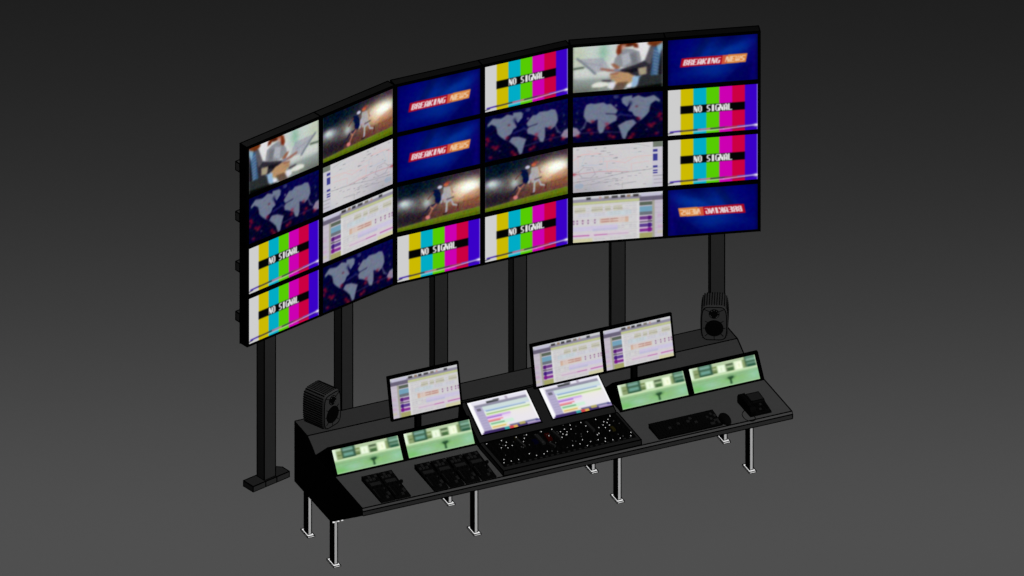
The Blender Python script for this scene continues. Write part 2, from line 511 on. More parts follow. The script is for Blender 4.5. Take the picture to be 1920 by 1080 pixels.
def pic_routes():
    p = Pic((206, 204, 206))
    p.glow(.8, .7, .3, .5, (188, 182, 194), .5); p.glow(.9, 1, .3, .25, (165, 164, 172), .8)
    p.glow(.1, .95, .1, .1, (185, 192, 200), .6)
    dk, rd, pk, bl = (150, 148, 156), (196, 120, 130), (222, 184, 184), (180, 192, 204)
    p.line([(0, .55), (.15, .6), (.4, .63), (.7, .72), (1, .78)], .005, dk, .8)
    p.line([(.38, .62), (.7, .57), (1, .6)], .006, rd, .55)
    p.line([(.12, .3), (.3, .3), (.42, .42), (.55, .36), (.7, .36)], .006, pk, .9)
    p.line([(.7, .18), (.9, .18), (1, .3)], .008, pk, .9)
    p.line([(.62, .36), (.62, .56), (.5, .56)], .006, pk, .9)
    p.line([(.15, .42), (.35, .45), (.35, .62)], .005, pk, .8)
    p.line([(.66, .25), (.86, .2), (.9, .4), (.86, .42), (.66, .42), (.66, .25)], .005, bl, .9)
    p.line([(.75, .62), (.78, .48), (.88, .46), (.94, .56), (.9, .68), (.8, .7), (.75, .62)], .006, dk, .55)
    p.line([(.94, .2), (.94, .95)], .004, pk, .8)
    p.line([(.3, .85), (.45, .86), (.45, .97)], .004, dk, .7); p.line([(.55, .8), (.8, .84), (.97, .86)], .004, dk, .7)
    p.line([(.2, .12), (.5, .1)], .003, bl, .8); p.line([(.2, .22), (.35, .2)], .003, bl, .8)
    for i in range(16):
        x, y = .15+.05*i, .1+.8*((i*37) % 16)/16
        p.line([(x, y), (min(x+.2, 1), y+.05*((i % 5)-2))], .003, (dk, pk, bl)[i % 3], .8)
    p.glow(.99, .6, .03, .03, (170, 60, 80), .8)
    p.ell(.93, .86, .05, .06, (150, 168, 190), .7)
    rg = np.random.RandomState(4)
    for i in range(46):
        x, y = .15+.8*rg.rand(), .05+.9*rg.rand()
        p.rect(x, y, x+.02+.03*rg.rand(), y+.014, (120, 120, 130), .55)
    p.rect(0, 0, .115, 1, (190, 186, 206), .5)
    p.rect(0, 0, .11, .12, (112, 122, 110))
    for y0, y1 in ((.17, .23), (.27, .42), (.53, .57), (.62, .65), (.67, .7)):
        p.rect(.06, y0, .11, y1, (52, 52, 140), .95)
    p.rect(0, .74, .11, .76, dk, .8); p.rect(.01, .82, .1, .84, dk, .6); p.rect(0, .9, .1, .92, dk, .6)
    p.rect(0, 0, .008, 1, (150, 150, 150), .5)
    p.noise(5, 4, 11)
    p.blur(1.5)
    return p.a

def pic_tracks(bright=1.0):
    p = Pic((213, 211, 213))
    # toolbar
    p.rect(0, 0, 1, .06, (204, 206, 210)); p.rect(0, .06, 1, .13, (150, 144, 166))
    p.rect(0, .1, .26, .19, (110, 102, 128)); p.rect(.02, .02, .24, .09, (196, 194, 220))
    for x, w_, c in ((.27, .06, (60, 54, 54)), (.36, .04, (150, 120, 90)), (.42, .05, (52, 50, 56)), (.5, .07, (70, 66, 70)), (.6, .05, (120, 110, 96)), (.8, .05, (60, 60, 66)), (.68, .03, (190, 150, 140))):
        p.rect(x, .03, x+w_, .085, c, .9)
    p.rect(.26, .13, 1, .175, (198, 206, 138)); p.rect(.26, .175, 1, .19, (186, 190, 160))
    # track list
    p.rect(0, .19, .26, 1, (200, 190, 206))
    p.rect(.09, .19, .12, 1, (150, 156, 116), .6)
    for y0, y1, c in ((.21, .29, (96, 108, 92)), (.31, .43, (112, 166, 196)), (.43, .5, (110, 118, 130)), (.53, .6, (120, 60, 150)), (.62, .66, (110, 96, 120)),
                      (.69, .76, (98, 60, 160)), (.79, .86, (140, 40, 160)), (.89, 1, (172, 172, 100))):
        p.rect(.12, y0, .26, y1, c)
    for y0, c in ((.53, (92, 20, 132)), (.69, (70, 20, 140)), (.79, (130, 14, 150))): p.rect(.13, y0-.01, .165, y0+.08, c)
    p.rect(.17, .6, .26, .64, (210, 180, 220), .8); p.rect(.17, .76, .26, .8, (214, 180, 214), .8)
    for i in range(7): p.rect(.0, .24+.11*i, .1, .25+.11*i, (170, 160, 190), .5)
    for i, c in enumerate(((200, 160, 200), (190, 176, 210), (210, 150, 200), (206, 200, 150))): p.rect(0, .5+.12*i, .06, .56+.12*i, c, .5)
    # clips
    p.rect(.26, .19, .285, 1, (222, 222, 222), .9)
    for x, w_ in ((.45, .1), (.58, .06), (.67, .12), (.86, .12)):
        p.rect(x, .24, x+w_, .36, (196, 196, 156), .55); p.line([(x, .31), (x+w_, .31)], .005, (150, 146, 120), .8)
    p.rect(.35, .36, .62, .46, (196, 214, 222), .8); p.rect(.62, .38, .95, .46, (206, 208, 222), .7)
    p.rect(.38, .5, .7, .62, (222, 198, 186)); p.rect(.38, .5, .42, .62, (220, 180, 156)); p.rect(.55, .53, .7, .6, (214, 178, 166), .8)
    for y in (.27, .33, .39, .43, .52, .68, .7, .74, .83, .89, .95):
        for k in range(16):
            x = .3+.043*k
            if (k*7+int(y*100)*5) % 4: p.line([(x, y), (x+.03, y)], .0035, (160, 146, 168), .55)
    for y in (.53, .585): p.line([(.5, y), (.58, y)], .006, (186, 120, 110), .9); p.line([(.6, y), (.68, y)], .006, (186, 110, 104), .9)
    for x in (.755, .83, .89, .95, .99):
        p.ell(x, .53, .009, .02, (150, 96, 146)); p.ell(x, .59, .009, .02, (156, 110, 156))
        p.rect(x-.02, .555, x+.03, .565, (200, 160, 200), .7)
    p.rect(.5, .66, 1, .76, (206, 196, 228)); p.rect(.5, .72, .78, .77, (190, 186, 222), .8)
    p.rect(.38, .8, 1, .9, (222, 200, 218), .7)
    p.line([(.38, .86), (.62, .86)], .004, (170, 110, 180), .7)
    p.line([(.62, .86), (.76, .86)], .007, (186, 70, 168), .9); p.line([(.82, .86), (1, .855)], .008, (190, 60, 170), .95)
    for y in (.22, .36, .475, .64, .78, .92): p.line([(.28, y), (.45, y)], .003, (180, 180, 184), .8); p.line([(.45, y), (1, y)], .002, (190, 180, 200), .6)
    p.rect(.78, .92, 1, 1, (216, 212, 160), .9)
    p.noise(6, 3, 6)
    p.blur(1.9)
    p.a *= bright
    return p.a

def pic_mixapp():
    p = Pic((232, 228, 238))
    p.rect(0, 0, 1, .1, (228, 226, 240)); p.rect(.08, .12, .96, .2, (150, 146, 168)); p.rect(.08, .16, .8, .21, (140, 140, 160))
    p.rect(.3, .07, .5, .13, (60, 64, 66)); p.rect(.42, .05, .52, .1, (100, 100, 106)); p.rect(.62, .03, .66, .13, (180, 170, 190))
    p.rect(.07, .2, .2, 1, (180, 172, 204)); p.rect(.1, .23, .17, .31, (110, 106, 124))
    for i in range(7): p.rect(.09, .36+.08*i, .19, .375+.08*i, (150, 144, 180), .7)
    p.rect(.2, .2, .97, .3, (206, 222, 220)); p.rect(.2, .3, .97, .345, (196, 214, 232)); p.rect(.23, .335, .9, .365, (136, 164, 206))
    p.rect(.2, .365, .97, .41, (220, 238, 216)); p.rect(.22, .42, .95, .46, (158, 196, 120)); p.rect(.2, .46, .93, .5, (226, 240, 206))
    p.rect(.2, .5, .62, .56, (206, 170, 236)); p.rect(.2, .54, .45, .58, (166, 116, 206)); p.rect(.2, .58, .58, .62, (236, 210, 240))
    p.rect(.2, .62, .45, .66, (236, 150, 160)); p.rect(.2, .66, .4, .69, (206, 120, 120))
    p.rect(.2, .7, .64, .8, (206, 238, 216)); p.rect(.22, .73, .45, .77, (130, 186, 140))
    p.rect(.2, .8, .48, .84, (236, 236, 190)); p.rect(.22, .84, .45, .875, (216, 180, 100)); p.rect(.2, .875, .6, .91, (240, 224, 190))
    p.rect(.6, .5, .96, .86, (234, 230, 236), .9)
    p.glow(.8, .5, .2, .15, (240, 236, 214), .4)
    p.rect(.03, .92, 1, 1, (64, 46, 104)); p.rect(.5, .88, 1, .93, (110, 112, 150)); p.rect(.78, .92, 1, .985, (176, 160, 200))
    p.rect(.4, .92, .48, 1, (60, 160, 164)); p.rect(.48, .92, .55, 1, (208, 70, 76)); p.rect(.55, .93, .62, 1, (222, 170, 80)); p.rect(.66, .87, .76, .95, (176, 166, 100))
    p.rect(.93, .88, 1, .94, (80, 76, 140))
    p.rect(0, 0, .055, .96, (250, 250, 252)); p.rect(0, 0, 1, .03, (246, 246, 250)); p.rect(.975, 0, 1, .9, (248, 248, 250))
    p.blur(2.6)
    return p.a

def pic_green():
    p = Pic((150, 196, 146))
    p.rect(0, 0, 1, .48, (196, 216, 180))
    for y in (.03, .08, .13): p.line([(.3, y), (.85, y-.03)], .006, (150, 168, 128), .7)
    p.rect(.13, .0, .34, .42, (104, 142, 124)); p.rect(.15, .05, .31, .13, (132, 172, 160)); p.rect(.15, .16, .31, .2, (76, 112, 96)); p.rect(.16, .24, .3, .33, (122, 172, 158)); p.rect(.14, .37, .33, .42, (58, 98, 74))
    p.rect(.13, 0, .15, .42, (70, 100, 76)); p.rect(.31, 0, .335, .4, (66, 102, 84))
    p.rect(.05, .1, .13, .44, (150, 168, 122)); p.rect(.06, .25, .12, .3, (120, 140, 96))
    p.rect(.335, .12, .41, .4, (140, 160, 112)); p.rect(.34, .2, .4, .25, (180, 200, 160)); p.rect(.34, .32, .4, .4, (106, 132, 84))
    p.rect(.41, .12, .53, .42, (228, 244, 216)); p.rect(.43, .18, .51, .38, (240, 250, 230)); p.rect(.46, .2, .48, .36, (214, 232, 196))
    p.rect(.54, .12, .66, .42, (128, 150, 116)); p.rect(.55, .14, .65, .18, (90, 112, 84)); p.rect(.55, .22, .65, .27, (176, 200, 160)); p.rect(.56, .3, .65, .41, (86, 122, 80))
    p.rect(.67, .1, .79, .44, (232, 246, 214)); p.rect(.7, .16, .78, .4, (244, 252, 230)); p.rect(.73, .2, .75, .36, (226, 236, 190))
    p.rect(.79, .1, .85, .42, (150, 170, 122)); p.rect(.84, .0, .99, .42, (112, 150, 128)); p.rect(.85, .1, .99, .17, (140, 182, 162)); p.rect(.85, .2, .99, .24, (80, 116, 92)); p.rect(.86, .33, .99, .42, (60, 104, 82))
    p.rect(.83, 0, .85, .4, (84, 112, 84))
    p.rect(0, .0, .045, .5, (226, 240, 218))
    p.rect(0, .44, 1, .53, (202, 226, 184)); p.rect(0, .5, 1, .53, (176, 208, 162))
    p.rect(0, .55, 1, .6, (156, 192, 146)); p.line([(0, .6), (.3, .62), (1, .59)], .006, (124, 168, 118), .6)
    p.glow(.28, .8, .16, .12, (160, 202, 172), .9); p.glow(.92, .75, .1, .2, (158, 206, 176), .9); p.glow(.6, .75, .2, .1, (146, 198, 128), .9); p.glow(.06, .9, .1, .15, (128, 200, 116), .9)
    p.line([(.1, .72), (.45, .68)], .005, (128, 172, 128), .5); p.line([(.5, .7), (.95, .64)], .005, (128, 172, 118), .5)
    p.rect(0, .95, 1, 1, (176, 212, 168), .5)
    p.poly([(.53, .66), (.62, .64), (.62, .7), (.585, .76), (.585, .94), (.56, .94), (.56, .78)], (44, 84, 54))
    p.glow(.58, .68, .055, .07, (66, 104, 76), .8)
    p.noise(8, 4, 12)
    p.blur(3.6)
    return p.a

def grade(a, contrast=1.0, gain=1.0, sat=1.0, pivot=110):
    g = a.mean(-1, keepdims=True)
    a = g + (a-g)*sat
    return np.clip((pivot+(a-pivot)*contrast)*gain, 0, 255)

PICS = {'bars': pic_bars(), 'news': pic_news(), 'world': pic_world(), 'soccer': pic_soccer(), 'office': pic_office()[:, ::-1],
        'routes': pic_routes(), 'tracks': pic_tracks(), 'mixapp': pic_mixapp(), 'green': pic_green()}
PICS['news'] = grade(PICS['news'], 1.0, .95)
PICS['world'] = grade(PICS['world'], 1.05, .95, .95, 70)
PICS['office'] = grade(PICS['office'], 1.2, .99, .92, 125)
PICS['soccer'] = grade(PICS['soccer'], 1.18, 1.0, 1.05, 90)
PICS['green'] = grade(PICS['green'], 1.18, .95, .96, 160)
PICS['tracks'] = grade(PICS['tracks'], 1.05, .975, .8, 190)
for k in ('news', 'world', 'office', 'routes', 'tracks'):
    PICS[k+'_mirror'] = PICS[k][:, ::-1]

def screen_mesh(key, w_, h_, dim=1.0, nx=256, ny=144):
    """flat lit panel in its own local x-z plane, origin at its centre, facing -y; a thin solid slab"""
    a = PICS[key]
    H, W = a.shape[:2]
    c = lin(np.clip(a, 0, 255))*dim
    gx = np.linspace(0, W-1.001, nx+1); gy = np.linspace(0, H-1.001, ny+1)
    ix, iy = gx.astype(int), gy.astype(int)
    fx, fy = (gx-ix)[None, :, None], (gy-iy)[:, None, None]
    cc = (c[np.ix_(iy, ix)]*(1-fx)+c[np.ix_(iy, ix+1)]*fx)*(1-fy) + (c[np.ix_(iy+1, ix)]*(1-fx)+c[np.ix_(iy+1, ix+1)]*fx)*fy
    X, Z = np.meshgrid(np.linspace(-.5, .5, nx+1)*w_*S, np.linspace(.5, -.5, ny+1)*h_*S)
    co = np.stack([X, np.zeros_like(X), Z], -1).reshape(-1, 3)
    n = nx+1
    i = (np.arange(ny)[:, None]*n + np.arange(nx)[None, :]).ravel()
    faces = np.stack([i, i+n, i+n+1, i+1], -1)
    me = bpy.data.meshes.new('screen_'+key)
    me.vertices.add(len(co)); me.vertices.foreach_set('co', co.ravel())
    me.loops.add(faces.size); me.loops.foreach_set('vertex_index', faces.ravel())
    me.polygons.add(len(faces))
    me.polygons.foreach_set('loop_start', np.arange(0, faces.size, 4))
    me.update(calc_edges=True)
    at = me.color_attributes.new('Col', 'FLOAT_COLOR', 'POINT')
    at.data.foreach_set('color', np.concatenate([cc.reshape(-1, 3), np.ones((len(co), 1))], -1).ravel())
    me.materials.append(M['screen'])
    return me

# ------------------------------------------------------------------ setting
fl = MB()
fl.poly([(-9000, -9000, -3), (9000, -9000, -3), (9000, 12000, -3), (-9000, 12000, -3),
         (-9000, -9000, 0), (9000, -9000, 0), (9000, 12000, 0), (-9000, 12000, 0)],
        [[0, 3, 2, 1], [4, 5, 6, 7], [0, 1, 5, 4], [1, 2, 6, 5], [2, 3, 7, 6], [3, 0, 4, 7]])
o = fl.build('floor', 'floor')
o['kind'] = 'structure'

# ------------------------------------------------------------------ display wall
W, HP = 180.0, 108.9
TH = math.radians(15.6)
J2 = Vector((295.0, 516.0))
cols = []
ca, sa = math.cos(TH), math.sin(TH)
J1 = J2 - Vector((ca, sa))*W; J0 = J1 - Vector((ca, sa))*W
J3 = J2 + Vector((W, 0)); J4 = J3 + Vector((W, 0)); J5 = J4 + Vector((ca, -sa))*W; J6 = J5 + Vector((ca, -sa))*W
J = [J0, J1, J2, J3, J4, J5, J6]
ang = [TH, TH, 0, 0, -TH, -TH]
ZB = 138.0                                   # lower edge of the wall of screens

SHOW = [['office', 'world', 'bars', 'bars'],
        ['soccer', 'routes', 'tracks', 'world'],
        ['news', 'news', 'soccer', 'bars'],
        ['bars', 'world', 'soccer', 'bars'],
        ['office_mirror', 'world_mirror', 'routes_mirror', 'tracks_mirror'],
        ['news', 'bars', 'bars', 'news_mirror']]
WHAT = {'office': 'office workers, laptop at right', 'office_mirror': 'office workers, laptop at left', 'world': 'pale world map on navy',
        'world_mirror': 'mirrored world map on navy', 'bars': 'NO SIGNAL colour bars', 'soccer': 'two footballers in a floodlit stadium',
        'routes': 'white route diagram', 'routes_mirror': 'mirrored white route diagram', 'tracks': 'pale audio track editor',
        'tracks_mirror': 'mirrored pale audio track editor', 'news': 'blue BREAKING NEWS title', 'news_mirror': 'mirrored blue BREAKING NEWS title'}
CN = ['leftmost column', 'second column from left', 'third column from left', 'third column from right', 'second column from right', 'rightmost column']
RN = ['top', 'second down', 'third down', 'bottom']

fr = MB()
hw, hh = W/2-.25, HP/2-.15
fr.box(-hw, hw, 1.2, 21, -hh, hh, 0, wires=False)
for e in (((-hw, 21, hh), (hw, 21, hh)), ((-hw, 1.2, hh), (-hw, 21, hh)), ((hw, 1.2, hh), (hw, 21, hh)), ((-hw, 1.2, hh), (hw, 1.2, hh)),
          ((-hw, 21, -hh), (-hw, 21, hh)), ((hw, 1.2, -hh), (hw, 1.2, hh))):
    fr.wire.append((Vector(e[0]), Vector(e[1])))
bz = 4.9
for x0, x1, z0, z1 in ((-hw, hw, hh-bz, hh), (-hw, hw, -hh, -hh+bz), (-hw, -hw+bz, -hh+bz, hh-bz), (hw-bz, hw, -hh+bz, hh-bz)):
    fr.box(x0, x1, 0, 1.2, z0, z1, 1, wires=False)
fr.box(-hw-.05, -hw+.6, 1.3, 20.9, -hh+.1, hh-.4, 1, wires=False)
frame_me = fr.mesh('frame', ['walltop', 'bezel'])
scr_me = {}
for c in range(6):
    a, b = J[c], J[c+1]
    mid = (a+b)/2
    for r in range(4):
        key = SHOW[c][r]
        if key not in scr_me: scr_me[key] = screen_mesh(key, W-2*bz, HP-2*bz)
        z = ZB + HP*(3-r)
        lab = 'wall screen showing %s, %s in %s' % (WHAT[key], RN[r], CN[c])
        t = thing('wall_display', lab, 'video screen', (mid.x, mid.y, z), ang[c], 'screens of the curved video wall')
        f = link('frame', frame_me, t); f.location = (0, 0, HP/2*S)
        s = link('screen', scr_me[key], t); s.location = (0, 0.9*S, HP/2*S)

# stands: one per column
OFF = [0, 8, 23, 5, 6.5, 15]
SL = ['dark grey steel post standing clear of the desk, carrying the leftmost column of screens',
      'dark grey post rising behind the left speaker under the second column of screens',
      'dark grey post rising behind the lone left monitor under the third column of screens',
      'dark grey post between the lone monitor and the pair of monitors',
      'dark grey post rising behind the pair of monitors',
      'dark grey post rising behind the right speaker, carrying the rightmost column of screens']
for c in range(6):
    mid = (J[c]+J[c+1])/2
    t = thing('display_stand', SL[c], 'stand', (mid.x, mid.y, FLOOR), ang[c], 'posts carrying the video wall')
    x = OFF[c]
    zt = ZB - FLOOR + 4*HP
    b = MB(); b.box(x-13.5, x+13.5, 41.6, 63, 12, zt-62); b.build('post', 'post', t)
    b = MB()
    b.prism([(x-44, 37.5), (x+44, 37.5), (x+44, 58), (x+37, 66), (x-44, 66)], 0, 12, axis='z')
    for xx in (x-13.5, x+13.5): b.wire.append((Vector((xx, 37.5, 0)), Vector((xx, 37.5, 12))))
    b.build('base_plate', 'post', t)
    for r in range(4):
        zc = ZB - FLOOR + HP*(3.5-r)
        b = MB(); b.box(-W/2+.5, W/2-.5, 22, 34, zc-9, zc+9)
        b.box(x-9, x+9, 34, 41.5, zc-8, zc+8)
        b.build('rail', 'post', t)

# ------------------------------------------------------------------ console desk
L = 881.0
desk = thing('control_desk', 'long charcoal control room desk with raised rear shelf on pale steel legs', 'desk', (0, 0, FLOOR))
def D(z): return z - FLOOR      # heights inside the desk's own frame
def pr(m, prof, x0, x1, mi=0, wires=True):
    return m.prism([(y, D(z)) for y, z in prof], x0, x1, mi, wires)
b = MB()
pr(b, [(0, -14), (0, -5), (3.5, 0), (219, 0), (219, -14)], 0, L, wires=False)
for y, z in ((0, -14), (0, -5), (3.5, 0)):
    b.wire.append((Vector((0, y, D(z))), Vector((L, y, D(z)))))
b.wire.append((Vector((L, 3.5, D(0))), Vector((L, 219, D(0))))); b.wire.append((Vector((0, 3.5, D(0))), Vector((0, 219, D(0)))))
b.wire.append((Vector((L, 0, D(-14))), Vector((L, 0, D(-5)))))
top = b.build('desktop', 'desk', desk)
# the front face of the desktop is a separate edge band
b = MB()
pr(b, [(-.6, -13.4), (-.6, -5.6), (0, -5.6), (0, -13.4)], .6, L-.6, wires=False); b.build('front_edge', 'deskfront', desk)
b = MB()
pr(b, [(2, -14.3), (145, -106), (314, -108), (314, -14.3)], 1, L-1, wires=False); b.build('cabinet', 'black', desk)
b = MB()
pr(b, [(219.2, -14), (219.2, 0), (227, 7), (246, 18), (255, 22.5), (314, 22.5), (314, -14)], 0, L, wires=False)
for y, z in ((255, 22.5), (314, 22.5)): b.wire.append((Vector((0, y, D(z))), Vector((L, y, D(z)))))
pp = [(219.2, 0), (227, 7), (246, 18), (255, 22.5), (314, 22.5)]
for (y0, z0), (y1, z1) in zip(pp[:-1], pp[1:]): b.wire.append((Vector((L, y0, D(z0))), Vector((L, y1, D(z1)))))
b.build('rear_shelf', 'riser', desk)
side = [(0, -14), (0, -5), (3.5, .4), (219, .4), (227, 7.2), (246, 18.2), (255, 22.8), (314, 22.8), (314, -108), (145, -106)]
for x0, x1 in ((-1.6, 0), (L, L+1.6)):
    b = MB(); pr(b, side, x0, x1, wires=False); b.build('side_panel', 'black', desk)
# legs and feet
for x in (14, 302, 596, L-14):
    for y in (167, 287):
        b = MB(); b.box(x-3.5, x+3.5, y-9, y+9, 3, D(-107.2), 0)
        b.box(x-3.7, x-3.5, y-8.8, y+8.8, 3, D(-107.3), 1, wires=False)  # left face blackened: its shade is put into the colour
        lg = b.build('leg', ['legsteel', 'black'], desk, r=1.1)
        b = MB(); b.box(x-7, x+7, y-16, y+16, 0, 3.0); b.build('foot_plate', 'chrome', lg, r=1.0)
b = MB()
for x in (2.5, 12, 20): b.box(x, x+4, 145.5, 148, D(-109), D(-107.6), 0, wires=False)
b.build('leg_bracket', 'chrome', desk)

# ------------------------------------------------------------------ inset desk monitors (green pictures)
GL = ['low slanted desk screen with green picture, leftmost of the four at the desk edge',
      'low slanted desk screen with green picture, just left of the two touchscreens',
      'low slanted desk screen with green picture, just right of the two touchscreens',
      'low slanted desk screen with green picture, rightmost, above the telephone']
units = [(0.5, 146.3, 6.0), (146.7, 289, 152.8), (585.5, 733, 591.6), (733.4, 880.5, 738.6)]
green_me = screen_mesh('green', 134.6, 46.5)
fa = math.atan2(44, 30)                         # slope of the screen face
for (x0, x1, sx), lab in zip(units, GL):
    xm = (x0+x1)/2
    t = thing('slanted_monitor', lab, 'monitor', (xm, 130, 0), 0, 'slanted green desk screens')
    b = MB()
    hwid = (x1-x0)/2
    b.prism([(0, .8), (30, 44), (35, 44.6), (86, 1.5), (86, .8)], -hwid, hwid, 0, wires=False)
    for (a0, a1) in (((0, .8), (30, 44)), ((30, 44), (35, 44.6)), ((35, 44.6), (86, 1.5))):
        for xx in (-hwid, hwid): b.wire.append((Vector((xx, *a0)), Vector((xx, *a1))))
    for yy, zz in ((0, .8), (30, 44), (35, 44.6)): b.wire.append((Vector((-hwid, yy, zz)), Vector((hwid, yy, zz))))
    b.box(-hwid-.15, -hwid+.15, 6, 30, 1, 1.4, 1, wires=False)
    b.build('housing', ['bezel', 'black'], t)
    s = link('screen', green_me, t)
    cx = sx + 134.6/2 - xm
    k = 0.5
    n = Vector((0, -math.sin(fa), math.cos(fa)))
    s.location = (Vector((cx, 30*k, .8+43.2*k)) + n*0.7)*S
    s.rotation_euler = (-(math.pi/2-fa), 0, 0)

# ------------------------------------------------------------------ mixing console
mc = thing('mixing_console', 'black broadcast mixing console with two bright touchscreens in the middle of the desk', 'mixing console', (431.5, 0, 0))
X0, X1 = -141.5, 141.5
b = MB()
b.prism([(4, .6), (5, 11), (115, 11), (115, .6)], X0, X1, 0)
b.build('deck', 'deck', mc)
b = MB()
b.prism([(115.2, .6), (115.2, 11), (203, 52), (209, 52), (216, 1), (216, .6)], X0, X1-2, 0, wires=False)
for p0 in ((115.2, 11), (203, 52), (209, 52)): b.wire.append((Vector((X0, *p0)), Vector((X1-2, *p0))))
for xx in (X0, X1-2):
    b.wire.append((Vector((xx, 115.2, 11)), Vector((xx, 203, 52))))
b.box(X0-.3, X0, 115.3, 203, .8, 1.2, 1, wires=False)
b.prism([(115.4, .7), (115.4, 10.9), (203, 51.6), (208.8, 51.6), (215.5, 1)], X0-.4, X0-.05, 1, wires=False)
b.prism([(115.4, .7), (115.4, 10.9), (203, 51.6), (208.8, 51.6), (215.5, 1)], X1-1.95, X1-1.6, 1, wires=False)
b.build('display_housing', ['deck', 'black'], mc)
mf = math.atan2(41, 87.8)
n = Vector((0, -math.sin(mf), math.cos(mf)))
mix_me = screen_mesh('mixapp', 121.3, 75.0)
for xl in (301.5, 448):
    b = MB()
    T = Matrix.Translation(Vector((xl+121.3/2-431.5, 115.2+88*.565, 11+41*.565))+n*.25) @ Matrix.Rotation(-(math.pi/2-mf), 4, 'X')
    b.box(-63.5, 63.5, -.5, 1, -40.5, 40.5, 0, wires=False, T=T)
    b.build('screen_bezel', 'bezel', mc)
    s = link('touchscreen', mix_me, mc)
    s.location = (Vector((xl+121.3/2-431.5, 115.2+88*.565, 11+41*.565)) + n*1.2)*S
    s.rotation_euler = (-(math.pi/2-mf), 0, 0)
b = MB(); b.box(297-431.5, 568-431.5, 17, 113, 11.2, 12, 0, wires=False); b.build('control_surface', 'black', mc)
rg = np.random.RandomState(7)
# rows of knobs, faders and keys on the surface
kme = MB().cyl((0, 0, 0), 2.6, 4.0, 0, n=10, r2=2.1).mesh('knob', ['key'])
for r in range(4):
    for q in range(24):
        k = link('knob', kme, mc)
        k.location = (Vector((297-431.5+7+q*11.1, 60+r*12.5, 12)))*S
fme = MB()
fme.box(-.6, .6, -13, 13, 0, .4, 0, wires=False); fme.box(-2.6, 2.6, -3, 3, .4, 3.4, 1, wires=False)
fme = fme.mesh('fader', ['black', 'key'])
for q in range(24):
    k = link('fader', fme, mc); k.location = Vector((297-431.5+7+q*11.1, 36, 12))*S
# key pads, a few coloured blocks and grey strips
def deckpt(px, py, z=13):
    """plan position on the deck for measured picture positions of the caps"""
    u, v = px-681, 955-py-.861*z
    y = (v-.2267*u)/.5573
    return (u+.4067*y)/.9135, y
bme = MB().box(-2.5, 2.5, -1.5, 1.5, 0, 1.2, 0, wires=False).mesh('button', ['keygrey'])
for i in range(23):
    k = link('button', bme, mc); k.location = Vector((297-431.5+8.5+i*11.4, 19, 12))*S
for (p0, p1, wd, m_) in (((967, 823), (984, 838), 4, 'keygrey'), ((1005, 817), (1020, 833), 7, 'keygrey'), ((1036, 810), (1052, 824), 4, 'keygrey'),
                         ((1030, 832), (1041, 838), 4, 'keygrey'), ((1098, 793), (1114, 809), 5, 'keygrey'), ((1146, 802), (1152, 808), 6, 'olive'),
                         ((1024, 815), (1032, 826), 9, 'red'), ((1000, 826), (1006, 832), 9, 'navy'), ((965, 824), (970, 822), 5, 'olive')):
    xa, ya = deckpt(*p0); xb, yb = deckpt(*p1)
    d_ = Vector((xb-xa, yb-ya, 0)); nn = Vector((-d_.y, d_.x, 0)).normalized()*wd/2
    a_ = Vector((xa-431.5, ya, 0)); c_ = Vector((xb-431.5, yb, 0))
    q = [a_-nn, c_-nn, c_+nn, a_+nn]
    b = MB(); b.prism([(p.x, p.y) for p in q], 12, 16.4, 0, wires=False, axis='z')
    b.build('key_block', m_, mc)
DOTS = [(912.6, 831.4), (940, 825.5), (949.3, 828.5), (948, 834.6), (960.2, 834.6), (940, 839), (952.3, 839), (967.7, 819), (983, 821), (981.6, 827),
        (987, 814.7), (1014.7, 808.5), (1034.5, 804), (1029, 816.3), (992.4, 850), (1006, 853), (1020, 850), (1026, 845.5), (944.8, 860.8), (944.8, 866.8),
        (958.6, 863.7), (972.4, 860.8), (1050.6, 808.6), (1055.3, 813), (1062.9, 813.6), (1061.5, 814.5), (1069, 796.3), (1058.3, 803.9), (1070.6, 803.9),
        (1063, 808.6), (1053.8, 819.2), (1089, 791.6), (1098.3, 797.8), (1101.5, 808.6), (1116.9, 785.5), (1132, 790), (1139.9, 785.5), (1138.2, 791.6),
        (1130.6, 796), (1142.8, 796.2), (1122.9, 801), (1135, 801), (1143, 806.8), (1123, 811.6), (1120, 814.4), (1121.5, 823.8), (1135, 820.8), (1135, 826.8),
        (1107.4, 827), (1092, 823.8), (1087.4, 831.5), (1073.8, 834.5), (1101.4, 834.7), (1149, 823.8), (1162.8, 820.8), (1182.8, 810), (1182.8, 816.2), (1143.5, 779.4)]
wme = MB().cyl((0, 0, 0), .75, 1.0, 0, n=8).mesh('indicator', ['white'])
gme = MB().cyl((0, 0, 0), 1.15, 1.2, 0, n=8).mesh('indicator', ['grey'])
for i, (px, py) in enumerate(DOTS):
    x, y = deckpt(px, py, 18)
    k = link('indicator', wme, mc); k.location = Vector((x-431.5, y, 16.6))*S
for i in range(34):
    x, y = 300+rg.rand()*262, 22+rg.rand()*88
    k = link('indicator', gme, mc); k.location = Vector((x-431.5, y, 15.2))*S; k.scale = (.8, .8, 1)

